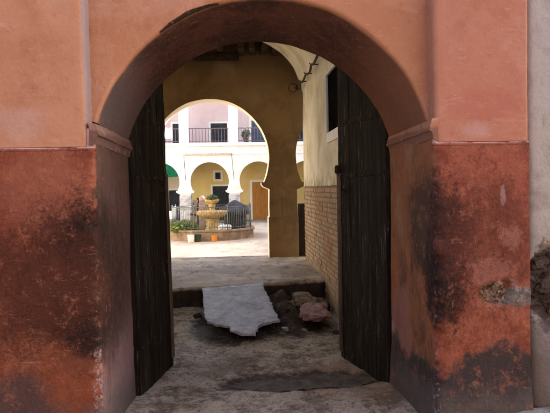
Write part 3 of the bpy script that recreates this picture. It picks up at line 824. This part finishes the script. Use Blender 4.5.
# barrel vault
mb = MB(); VC, VR = (.05, 2.88), 1.13
def vprof(u):
    """right haunch, long flat crown, left haunch"""
    a = math.acos((WX+.012-VC[0])/VR)
    if u < .4: t = a+(math.pi/2-a)*u/.4; return VC[0]+VR*math.cos(t), VC[1]+VR*math.sin(t)
    if u < .6: return VC[0]-(VC[0]+1.40)*(u-.4)/.2, VC[1]+VR
    t = math.pi/2+(math.pi/2-a)*(u-.6)/.4; return -1.40+VR*math.cos(t), VC[1]+VR*math.sin(t)
def vault(u, v):
    x, z = vprof(u); q = Vector((x, 6.2+3.08*v, z))
    return q+noise.noise_vector(q*1.6)*.018+noise.noise_vector(q*6)*.005
mb.grid(90, 70, vault)
def vend(Y, top):
    def f(u, v):
        x, z = vprof(u); q = Vector((x, Y, z)); d = noise.noise_vector(q*1.6)*.018+noise.noise_vector(q*6)*.005
        ox = (WX+.03)+(WL-.03-WX-.03)*u
        return ((x+d.x)*(1-v)+ox*v, Y+d.y*(1-v), (z+d.z)*(1-v)+top*v)
    return f
mb.grid(90, 6, vend(9.28, 5.1)); mb.grid(90, 6, vend(6.2, 8.1))
mb.build('vault', M['cream'], pas, smooth=True, angle=40)
MB().box(-2.44, 1.19, 6.23, 9.25, 4.15, 8.05).build('roof', M['cream'], pas)  # unseen upper block, raised to keep direct sun out of the well

# cable clipped along the right wall under the vault
cb = thing('cable', 'dark cable on short iron brackets along the cream wall below the vault', 'cable', (1.1, 8, 3.14))
pts = []
for i in range(41):
    t = i/40; y = 6.3+3.0*t; sag = .05*abs(math.sin(t*math.pi*5))
    pts.append((1.055+.01*math.sin(y*5), y, 3.145-sag+.01*noise.noise(Vector((y*4, 0, 0)))))
pts.append((1.06, 9.31, 3.20)); 
MB().tube(pts, .017, 8).build('wire', M['cable'], cb, smooth=True)
for i in range(6):
    y = 6.3+3.0*i/5
    MB().tube([(1.20, y, 3.15), (1.04, y, 3.15), (1.03, y, 3.17)], .009, 6).build('bracket', M['iron'], cb, smooth=True)
MB().tube([(.98+.07*math.cos(t), 9.2, 3.14+.07*math.sin(t)) for t in [i*math.pi/9 for i in range(18)]], .006, 6, closed=True).build('wire_loop', M['cable'], cb, smooth=True)
 
# ================================================================== INNER ARCADE (courtyard side of the passage)
arc = thing('inner_arcade', 'brown plastered horseshoe arcade with piers at the end of the passage', 'arcade', (-.41, 10, .3))
hs = horseshoe(1.01, -.35, 1.61, 1.02, 2.05, .10, .08, 60, 24)
for k, cx in enumerate((-.41-2.505*2, -.41-2.505, -.41, -.41+2.505, -.41+5.01)):
    mb = bay(cx, 1.2525, hs, (0, 2.05), -.35, 7.2, 9.8, 10.2, 14)
    for i, v in enumerate(mb.v):
        p = Vector(v)
        if abs(p.x-(cx+1.2525)) > .002 and abs(p.x-(cx-1.2525)) > .002:
            d = noise.noise_vector(p*1.9)*.012+noise.noise_vector(p*7)*.004; mb.v[i] = tuple(p+d)
    mb.build('arch', M['brown'], arc, smooth=True, angle=45)
for cx in (-.41-2.505*1.5, -.41-2.505*.5, -.41+2.505*.5, -.41+2.505*1.5):
    MB().box(cx-.262, cx+.262, 9.775, 10.225, -.35, 1.0, .02).displace(.008, 5).build('pier_base', M['brown'], arc, smooth=True, angle=40)
# ceiling of the bay behind the passage, with beams
MB().box(-6, 6, 9.285, 9.79, 4.06, 4.12).build('ceiling', M['beam'], arc)
for x in (-.9, -.55, -.2, .16, .34, .54, .74, .98):
    MB().box(x-.055, x+.055, 9.285, 9.79, 3.86+random.uniform(-.06, .01), 4.055, .012, (0, random.uniform(-.05, .05), random.uniform(-.06, .06))).displace(.012, 6).build('beam', M['beam'], arc, smooth=True, angle=40)
MB().box(-2.2, .12, 9.68, 9.765, 3.70, 3.83, .015).displace(.01, 5).build('beam', M['beam'], arc, smooth=True, angle=40)
# corridor walls either side
MB().box(-3.04, -3.0, 9.29, 9.79, -.1, 4.06).build('side_wall', M['cream'], arc)
db = thing('leaning_board', 'dark wooden board standing behind the pier at the end of the brick wall', 'board', (1.3, 9.95, .28))
MB().box(1.12, 1.62, 10.0, 10.04, .27, 1.22, .005, (R(4), 0, 0)).build('panel', M['darkboard'], db)
MB().box(1.12, 1.62, 10.035, 10.06, .8, .88, .004, (R(4), 0, 0)).build('cleat', M['darkboard'], db)

# ================================================================== FLOOR OBJECTS
poly = [(-.425, 6.86), (-.2, 6.90), (.02, 6.955), (.313, 7.002), (.335, 6.72), (.359, 6.509), (.385, 6.206), (.427, 5.757), (.30, 5.70), (.202, 5.618), (.174, 5.419), (.058, 5.455), (-.06, 5.515), (-.1, 5.646), (-.22, 5.70), (-.319, 5.801), (-.355, 6.05), (-.374, 6.279), (-.40, 6.6)]
def slab_z(x, y): return .118+(y-5.6)*.145
def flat_stone(poly, zf, th, step, mat, name, seed, rough=.012):
    ring = resample([*poly, poly[0]], step)[:-1]
    ring = [p+Vector((noise.noise(Vector((p.x*14, p.y*14, seed))), noise.noise(Vector((p.x*14, p.y*14, seed+9)))))*rough for p in ring]
    n = len(ring); c = sum(ring, Vector((0, 0)))/n; mb = MB(); K = 22
    for side in (0, 1):
        for k in range(K+1):
            t = k/K
            for p in ring:
                q = c+(p-c)*t; z = zf(q.x, q.y)+.006*noise.noise(Vector((q.x*6, q.y*6, seed)))+.002*noise.noise(Vector((q.x*30, q.y*30, seed)))
                if side: z -= th*(.8+.4*noise.noise(Vector((q.x*9, q.y*9, 4))))
                if k == K and not side: z -= .005
                mb.v.append((q.x, q.y, z)); mb.tone.append(0)
    S = (K+1)*n
    for side in (0, 1):
        for k in range(K):
            for i in range(n): mb.f.append((side*S+k*n+i, side*S+k*n+(i+1) % n, side*S+(k+1)*n+(i+1) % n, side*S+(k+1)*n+i))
    for i in range(n): mb.f.append((K*n+i, K*n+(i+1) % n, S+K*n+(i+1) % n, S+K*n+i))
    return mb.build(name, mat, smooth=True, weld=.0004, angle=50)
tag(flat_stone(poly, slab_z, .038, .016, M['slab'], 'stone_slab', 3, .02), 'pale bluish broken slab laid as a ramp up to the landing', 'slab')
for k, (x, y, s) in enumerate(((-.05, 5.85, .09), (.22, 6.0, .09), (-.22, 6.3, .12), (.2, 6.5, .13), (0, 6.75, .14))):
    z = slab_z(x, y)-.055; fz = floor_z(x, y)
    tag(rock((x, y, (fz+z)/2-.02), (s, s, max(.03, (z-fz)/2+.02)), k+20, M['rubble'], 'propping_stone'), ('dark stone hidden under the pale slab, propping it up'), 'stone', 'stones under the slab')
tag(rock((.87, 6.22, .09), (.165, .27, .070), 31, M['pinkstone'], 'broken_stone', None, 5, rough=.38, rot=-.12), 'large rose pink broken stone in the pit beside the brick wall', 'stone', 'broken stones in the pit')
tag(rock((.84, 6.93, .03), (.20, .24, .12), 57, M['tanstone'], 'broken_stone', None, 5, rough=.45), 'tan broken stone in the pit behind the pink one', 'stone', 'broken stones in the pit')
tag(rock((1.02, 6.68, .03), (.09, .13, .08), 49, M['rubble'], 'broken_stone'), 'dark brown stone against the brick wall between the tan and pink stones', 'stone', 'broken stones in the pit')
for k, (x, y, s_, m_, lb) in enumerate(((.62, 6.55, .055, 'tanstone', 'small tan fragment on the soil left of the tan stone'), (.55, 6.15, .045, 'rubble', 'small dark fragment on the soil left of the pink stone'),
        (.70, 5.86, .04, 'tanstone', 'small tan fragment just in front of the pink stone'), (1.04, 5.82, .05, 'rubble', 'dark fragment between the pink stone and the door foot'),
        (1.03, 7.12, .06, 'tanstone', 'pale fragment at the back of the pit against the brick wall'), (.60, 6.95, .045, 'rubble', 'dark fragment under the landing edge at the back of the pit'),
        (.49, 5.75, .035, 'slab', 'pale bluish chip lying off the right corner of the slab'), (-.45, 6.35, .05, 'rubble', 'dark fragment lying against the left edge of the slab'))):
    tag(rock((x, y, floor_z(x, y)+s_*.3), (s_, s_*.8, s_*.55), 70+k, M[m_], 'stone_fragment', None, 3, rough=.6, rot=k), lb, 'stone', 'fragments around the pit')
# puddle
mb = MB(); ring = []
for i in range(90):
    t = 2*math.pi*i/90; r_ = 1+.3*noise.noise(Vector((math.cos(t)*9, math.sin(t)*9, 2)))+.28*noise.noise(Vector((math.cos(t)*1.6, math.sin(t)*1.6, 4)))+.10*noise.noise(Vector((math.cos(t)*6, math.sin(t)*6, 1)))
    ring.append((.49+.56*r_*math.cos(t), 4.275+(.17+.03*math.cos(t))*r_*math.sin(t)+.035*math.cos(t)))
mb.add([(x, y, -.012) for x, y in ring]+[(.49, 4.275, -.012)], [(i, (i+1) % 90, 90) for i in range(90)])
pud = mb.build('puddle', M['water']); struct(pud)
# loose grit: nobody could count it
mb = MB()
for k in range(1500):
    x, y = random.uniform(-.9, 1.12), random.uniform(3.4, 6.9)
    if k % 3 == 0: x, y = random.gauss(.45, .3), random.gauss(6.0, .6)
    if x > 1.12 or x < -1: continue
    if math.hypot((x-.48)/.6, (y-4.27)/.2) < 1: continue
    s = random.uniform(.003, .010)*(1.6 if random.random() < .06 else 1); z = floor_z(x, y)+s*.3
    vs = [Vector((random.uniform(-1, 1), random.uniform(-1, 1), random.uniform(-.6, .6))).normalized()*s for _ in range(4)]
    vs = [Vector((s, 0, 0)), Vector((-s*.5, s*.8, 0)), Vector((-s*.6, -s*.7, 0)), Vector((0, 0, s*.8)), Vector((0, 0, -s*.5))]
    mt = Euler((random.random()*6, random.random()*6, random.random()*6)).to_matrix()
    mb.add([mt@v*random.uniform(.7, 1.2)+Vector((x, y, z)) for v in vs], [(0, 1, 3), (1, 2, 3), (2, 0, 3), (1, 0, 4), (2, 1, 4), (0, 2, 4)])
gr = mb.build('grit', simple('grit_stone', (.22, .18, .14), (.10, .08, .06), 5)); gr['kind'] = 'stuff'; tag(gr, 'loose grit and crumbs of mortar over the passage floor', 'grit')

# ================================================================== COURTYARD HOUSE (far side)
FY, BY, GZ = 29.0, 32.0, -.25
house = thing('courtyard_house', 'white two storey courtyard house with horseshoe arches, pink upper gallery and railed balcony', 'building', (-1.3, 30, GZ))
cols = [-.03+2.52*k for k in range(-3, 3)]
hs2 = horseshoe(.99, GZ, 1.45, .985, 1.93, .12, .1, 36, 3)
for k in range(len(cols)-1):
    bay((cols[k]+cols[k+1])/2, 1.26, hs2, (0, 1.93), GZ, 3.72, FY, FY+.5, 2).build('arch', M['white'], house, smooth=True, angle=40)
MB().box(cols[-1], 8.5, FY, FY+.5, GZ, 3.72).build('wall', M['white'], house); MB().box(-9, cols[0], FY, FY+.5, GZ, 3.72).build('wall', M['white'], house)
for x in cols:
    MB().box(x-.30, x+.30, FY-.03, FY+.53, GZ, 1.22, .04).displace(.012, 3).build('column_base', M['whitegrey'], house, smooth=True, angle=40)
    MB().box(x-.33, x+.33, FY-.045, FY+.545, 1.30, 1.40, .02).build('capital', M['white_trim'], house)
    MB().box(x-.25, x+.25, FY-.005, FY+.45, 3.90, 7.4, .01).build('pillar', M['white'], house)
MB().box(-9, 8.5, FY-.12, BY+.1, 3.722, 3.90, .02).build('balcony_floor', M['white'], house)
MB().box(-9, 8.5, FY-.05, FY-.001, 3.30, 3.38, .015).build('moulding', M['white_trim'], house)
MB().box(-2.5, -.12, FY-.10, FY-.052, 3.26, 3.36, .01).build('wooden_rail', simple('pale_wood', (.50, .40, .31), (.38, .29, .22), 9), house)
MB().box(-9, 8.5, FY-.3, BY+2, 7.4, 7.7).build('roof', M['white'], house)
MB().box(-9, 8.5, BY, BY+.2, GZ, 3.72).build('ground_floor_wall', M['yellow'], house)
MB().box(-9, 8.5, BY-1.0, BY-.8, 3.90, 7.4).build('upper_wall', M['pink'], house)
ub = BY-1.0
def opening(x0, x1, z0, z1, Y, mat, fr=.1, name='door', panels=True, frmat='white_trim'):
    f = MB()
    f.box(x0-fr, x0, Y-.05, Y-.002, z0, z1+fr, .008); f.box(x1, x1+fr, Y-.05, Y-.002, z0, z1+fr, .008); f.box(x0, x1, Y-.05, Y-.002, z1, z1+fr, .008)
    if name == 'window': f.box(x0-fr, x1+fr, Y-.07, Y-.002, z0-fr, z0, .008)
    p = MB().box(x0+.001, x1-.001, Y-.03, Y-.003, z0, z1-.001)
    if panels:
        xm = (x0+x1)/2
        for a, b in ((x0+.06, xm-.04), (xm+.04, x1-.06)):
            for c, d in ((z0+.12, z0+(z1-z0)*.45), (z0+(z1-z0)*.5, z1-.1)): p.box(a, b, Y-.045, Y-.0305, c, d, .006)
    o = p.build(name, mat, house); f.build('frame', M[frmat], o)
    return o
opening(-1.27, -.33, GZ, 1.68, BY, M['opening'])
opening(.98, 1.98, GZ, 1.88, BY, M['orange_door'], .14)
opening(-3.72, -3.12, GZ, 1.50, BY, M['opening'])
opening(-1.10, -.80, 2.08, 2.46, BY, M['opening'], .12, 'window', False)
opening(-1.26, -.36, 3.905, 5.12, ub, M['opening'])
opening(-3.32, -2.80, 3.905, 5.12, ub, M['opening'])
opening(.98, 2.1, 3.905, 5.25, ub, M['bluegrey'], .14)
opening(3.4, 4.4, 3.905, 5.12, ub, M['opening'])
# small arched niche with white frame on the right
mb = MB(); pr = [(.48, 4.3), (.48, 4.75)]+[(.62-.14*math.cos(t), 4.75+.14*math.sin(t)) for t in [math.pi*i/10 for i in range(1, 10)]]+[(.76, 4.75), (.76, 4.3)]
mb.tube([(x, ub-.02, z) for x, z in pr], .035, 6); nf = mb.build('niche_frame', M['white_trim'], house, smooth=True)
for k in range(len(cols)-1):
    x0, x1 = cols[k]+.25, cols[k+1]-.25
    r = MB(); r.box(x0, x1, FY+.05, FY+.09, 4.62, 4.665, .005); r.box(x0, x1, FY+.055, FY+.085, 3.98, 4.01, .004)
    ro = r.build('railing', M['railpaint'], house)
    b = MB(); n = 13
    for i in range(n):
        x = x0+.03+(x1-x0-.06)*i/(n-1); b.box(x-.014, x+.014, FY+.058, FY+.082, 3.905, 4.619)
    b.build('bars', M['railpaint'], ro)
# side wings of the courtyard
for nm, x0, x1, lab in (('courtyard_wing', -10, -9.01, 'white wing closing the courtyard on the left'), ('courtyard_wing', 8.51, 9.5, 'white wing closing the courtyard on the right')):
    w = thing(nm, lab, 'building', ((x0+x1)/2, 20, GZ)); MB().box(x0, x1, 10.2, 34, -.6, 7.4).build('wall', M['white'], w)
    xs = x0 if x0 > 0 else x1
    for yy in (14, 18, 22, 26): MB().box(min(xs, xs-math.copysign(.06, xs)), max(xs, xs-math.copysign(.06, xs)), yy-.6, yy+.6, -.2, 2.2, .01).build('door', M['opening'], w)

# awning rods, shade cloth, laundry, balcony plant
for k, x in enumerate((-2.56, -.13)):
    tag(MB().tube([(x, FY-.08, 3.32), (x+.02, FY-.25, 2.9), (x+.09, FY-.45, 2.02), (x+.10, FY-.45, 1.98)], .014, 6).build('awning_rod', M['iron'], smooth=True),
        ('thin dark rod hanging left of the central courtyard arch', 'thin dark rod hanging right of the central courtyard arch')[k], 'rod', 'awning rods')
mb = MB(); mb.grid(24, 16, lambda u, v: (-4.9+2.3*u, 29.75+.08*math.sin(u*19)*v+.5*v, 3.0-(.95-.22*u)*v))
tag(mb.build('shade_cloth', M['green_shade'], smooth=True), 'green shade cloth hanging in the top of the left arch of the courtyard house', 'awning')
mb = MB(); mb.grid(10, 14, lambda u, v: (-3.55+.42*u, FY+.03-.03*math.sin(v*3), 4.69-.55*v+.015*math.sin(u*9)))
tag(mb.build('laundry', simple('blue_white_cloth', (.55, .62, .75), (.7, .72, .76), 6), smooth=True), 'pale blue cloth hung over the left balcony rail', 'cloth')

def leaves(c, rad, n, s, mat, name, parent=None, seed=1, flat=1.0):
    rnd = random.Random(seed); mb = MB()
    for k in range(n):
        d = Vector((rnd.gauss(0, 1), rnd.gauss(0, 1), rnd.gauss(0, 1))).normalized(); r_ = (.35+.65*rnd.random()**.5)*(1+.35*noise.noise(d*2.3+Vector((seed, 0, 0))))
        p = Vector(c)+Vector((d.x*rad[0], d.y*rad[1], d.z*rad[2]))*r_
        mt = Euler((rnd.random()*6, rnd.random()*6, rnd.random()*6)).to_matrix(); L = s*rnd.uniform(.6, 1.3)
        mb.add([p+mt@Vector(q)*L for q in ((0, -.5, 0), (.22, 0, .05), (0, .6, 0), (-.22, 0, .05))], [(0, 1, 2, 3)])
    return mb.build(name, mat, parent)
pp = thing('potted_plant', 'small dark potted plant behind the right balcony rail', 'plant', (.62, FY+.35, 3.905))
MB().lathe((.62, FY+.35, 3.905), [(.10, 0), (.14, .22), (.16, .24), (.13, .24)], 16).build('pot', M['basin'], pp, smooth=True, angle=40)
leaves((.62, FY+.35, 4.36), (.26, .2, .24), 260, .10, M['plant_dark'], 'foliage', pp, 3)

# ---------------------------------------------------------------- fountain
FX, FYC = -.85, 20.6
ft = thing('fountain', 'yellow stone two tiered fountain in an octagonal clay basin', 'fountain', (FX, FYC, GZ))
def octp(r, k, z=0): t = math.pi/8+k*math.pi/4; return (FX+r*math.cos(t), FYC+r*math.sin(t), z)
def ring(r0, r1, z0, z1, mat, nm):
    mb = MB(); vs = []; 
    for k in range(8): vs += [octp(r0, k, z0), octp(r1, k, z0), octp(r1, k, z1), octp(r0, k, z1)]
    fs = []
    for k in range(8):
        a, b = k*4, ((k+1) % 8)*4
        for i in range(4): fs.append((a+i, b+i, b+(i+1) % 4, a+(i+1) % 4))
    mb.add(vs, fs); return mb.build(nm, mat, ft)
ring(1.38, 1.60, GZ-.05, .06, M['basin'], 'basin_wall'); ring(1.34, 1.65, .0605, .11, M['basin'], 'basin_rim')
MB().lathe((FX, FYC, GZ), [(1.35, 0), (1.35, .12), (.3, .13), (.02, .14)], 8).build('basin_floor', M['fountain'], ft)
for nm, prof in (('pedestal', [(.36, 0), (.36, .22), (.28, .27), (.23, .34), (.20, .5), (.24, .62), (.3, .70)]),
                 ('lower_bowl', [(.2, .69), (.42, .76), (.53, .84), (.57, .93), (.58, .96), (.53, .97), (.48, .93), (.1, .90)]),
                 ('stem', [(.16, .90), (.12, .98), (.10, 1.1), (.13, 1.18), (.11, 1.24)]),
                 ('upper_bowl', [(.1, 1.23), (.20, 1.27), (.25, 1.34), (.26, 1.38), (.22, 1.38), (.05, 1.35)])):
    MB().lathe((FX, FYC, GZ), prof, 32, scallop=.03 if 'bowl' in nm else 0).build(nm, M['fountain'], ft, smooth=True, angle=35)
# plants in the top bowl
tag(leaves((FX+.02, FYC, 1.20), (.20, .2, .10), 200, .12, M['plant_dark'], 'trailing_plant', None, 9), 'dark clump of leaves heaped on the top bowl of the fountain', 'plant')
# fence panels round the basin
fence = thing('basin_fence', 'thin grey iron fence standing on the rim of the octagonal basin', 'fence', (FX, FYC, .11))
for k in range(8):
    a, b = Vector(octp(1.5, k, .11)), Vector(octp(1.5, k+1, .11)); p = MB()
    p.tube([a+Vector((0, 0, .78)), b+Vector((0, 0, .78))], .014, 5); p.tube([a+Vector((0, 0, .08)), b+Vector((0, 0, .08))], .012, 5)
    if k != 2:
        for i in range(0, 13):
            q = a.lerp(b, i/13); p.tube([q, q+Vector((0, 0, .74))], .0065, 4)
            c = a.lerp(b, (i+.5)/13); p.tube([c+Vector((.035*math.cos(t)*(b-a).normalized().x, .035*math.cos(t)*(b-a).normalized().y, .74+.035*math.sin(t))) for t in [j*math.pi/4 for j in range(8)]], .005, 4, closed=True)
    p.build('fence_panel', M['fencepaint'], fence, smooth=True)
    MB().tube([a-Vector((0, 0, .02)), a+Vector((0, 0, .86))], .022, 6).build('post', M['fencepaint'], fence, smooth=True)
# shrub, boards, covered stall, buckets, sacks
sh = thing('shrub', 'low light green shrub spilling over the left side of the basin', 'shrub', (-1.85, 19.9, .05))
leaves((-1.80, 19.85, .17), (.55, .4, .24), 1500, .10, M['leaf'], 'foliage', sh, 5)
mb = MB()
for k in range(9): mb.tube([(-1.8+random.uniform(-.2, .2), 19.85, -.02), (-1.8+random.uniform(-.5, .5), 19.8+random.uniform(-.2, .2), .3)], [.012, .005], 5)
mb.build('stem', M['plankgrey'], sh, smooth=True)
pk = thing('plank', 'old brown plank leaning beside the left courtyard column', 'plank', (-1.6, 21.9, GZ))
MB().box(-1.74, -1.54, 21.9, 21.95, GZ, 1.12, .006, (R(-6), R(7), 0)).build('board', M['plankgrey'], pk)
MB().box(-1.745, -1.52, 21.865, 21.895, .5, .58, .004, (R(-6), R(7), 0)).build('cleat', M['darkboard'], pk)
pk2 = thing('plank', 'dark plank standing upright next to the rose stone slab', 'plank', (-1.42, 22, GZ))
MB().box(-1.50, -1.36, 22.05, 22.10, GZ, 1.18, .006).build('board', M['darkboard'], pk2)
rs = MB(); 
rs.box(-1.40, -1.14, 21.7, 21.8, GZ, 1.1, .03); rs.lathe((-1.27, 21.75, 1.08), [(.125, 0), (.12, .08), (.09, .15), (.04, .19)], 14)
tag(rs.build('rose_stone', M['tile_pink'], smooth=True, angle=40), 'upright rose coloured stone with a rounded top behind the fountain', 'stone')
st = thing('covered_stall', 'round stall under a grey peaked canvas cover right of the fountain', 'stall', (-.02, 21.6, GZ))
MB().lathe((-.02, 21.6, GZ), [(.42, 0), (.44, .3), (.43, .92)], 20).build('body', M['tarp'], st, smooth=True, angle=40)
mb = MB(); N = 48; pf = [(.56, .78), (.60, .90), (.56, .97), (.40, 1.10), (.22, 1.22), (.08, 1.31), (.02, 1.33)]
for r_, z in pf:
    for k in range(N):
        t = 2*math.pi*k/N; w = 1+.05*math.cos(t*8)*(r_/.6); mb.v.append((-.02+r_*w*math.cos(t), 21.6+r_*w*math.sin(t), GZ+z+.02*math.cos(t*8)*(r_/.6))); mb.tone.append(0)
for i in range(len(pf)-1):
    for k in range(N): mb.f.append((i*N+k, i*N+(k+1) % N, (i+1)*N+(k+1) % N, (i+1)*N+k))
mb.f.append(tuple((len(pf)-1)*N+k for k in range(N)))
mb.build('canvas_cover', M['tarp'], st, smooth=True, angle=50)
def bucket(c, r, h, mat, lab, handle=True, nm='bucket'):
    b = thing(nm, lab, 'bucket', c)
    MB().lathe(c, [(r*.82, 0), (r*.98, h*.93), (r*1.06, h*.95), (r*1.06, h), (r*.94, h), (r*.76, h*.1)], 20).build('shell', mat, b, smooth=True, angle=40)
    if handle: MB().tube([(c[0]+r*1.04*math.cos(t), c[1]-.02, c[2]+h*.95-r*.8*math.sin(t)*.6) for t in [math.pi*i/10 for i in range(11)]], .008, 5).build('handle', M['iron'], b, smooth=True)
    return b
bucket((-.73, 18.95, GZ+.01), .105, .20, M['orange_plastic'], 'small orange bucket on the paving in front of the basin')
bucket((-1.50, 18.75, GZ+.01), .115, .24, M['white_plastic'], 'off white bucket on the paving, left of the dark green one')
bucket((-1.28, 18.9, GZ+.01), .12, .24, M['dark_green'], 'dark green bucket beside the off white one')
for k, (x, y, z, s) in enumerate(((-.47, 19.55, .16, .14), (-.30, 19.6, .15, .15))):
    tag(rock((x, y, z), (s, s*.8, s*.75), 60+k, M['bag'], 'sack'), ('white sack heaped inside the fence, left one of the pair', 'white sack heaped inside the fence, right one of the pair')[k], 'sack', 'sacks inside the basin fence')
tag(MB().box(-2.62, -2.22, 21.3, 21.7, GZ, .35, .03).lathe((-2.42, 21.5, .35), [(.17, 0), (.16, .05), (.1, .06)], 12).build('water_tank', M['tile_pink'], smooth=True, angle=40), 'low rose box with a round lid left of the shrub', 'box')
cr = thing('chair', 'small white plastic chair by the left courtyard column', 'chair', (-2.75, 23.5, GZ))
MB().box(-2.95, -2.55, 23.3, 23.7, GZ+.42, GZ+.46, .01).build('seat', M['white_plastic'], cr)
MB().box(-2.95, -2.55, 23.68, 23.72, GZ+.46, GZ+.88, .01).build('backrest', M['white_plastic'], cr)
for dx in (-2.93, -2.57):
    for dy in (23.32, 23.68): MB().tube([(dx, dy, GZ), (dx, dy, GZ+.42)], .02, 6).build('leg', M['white_plastic'], cr, smooth=True)
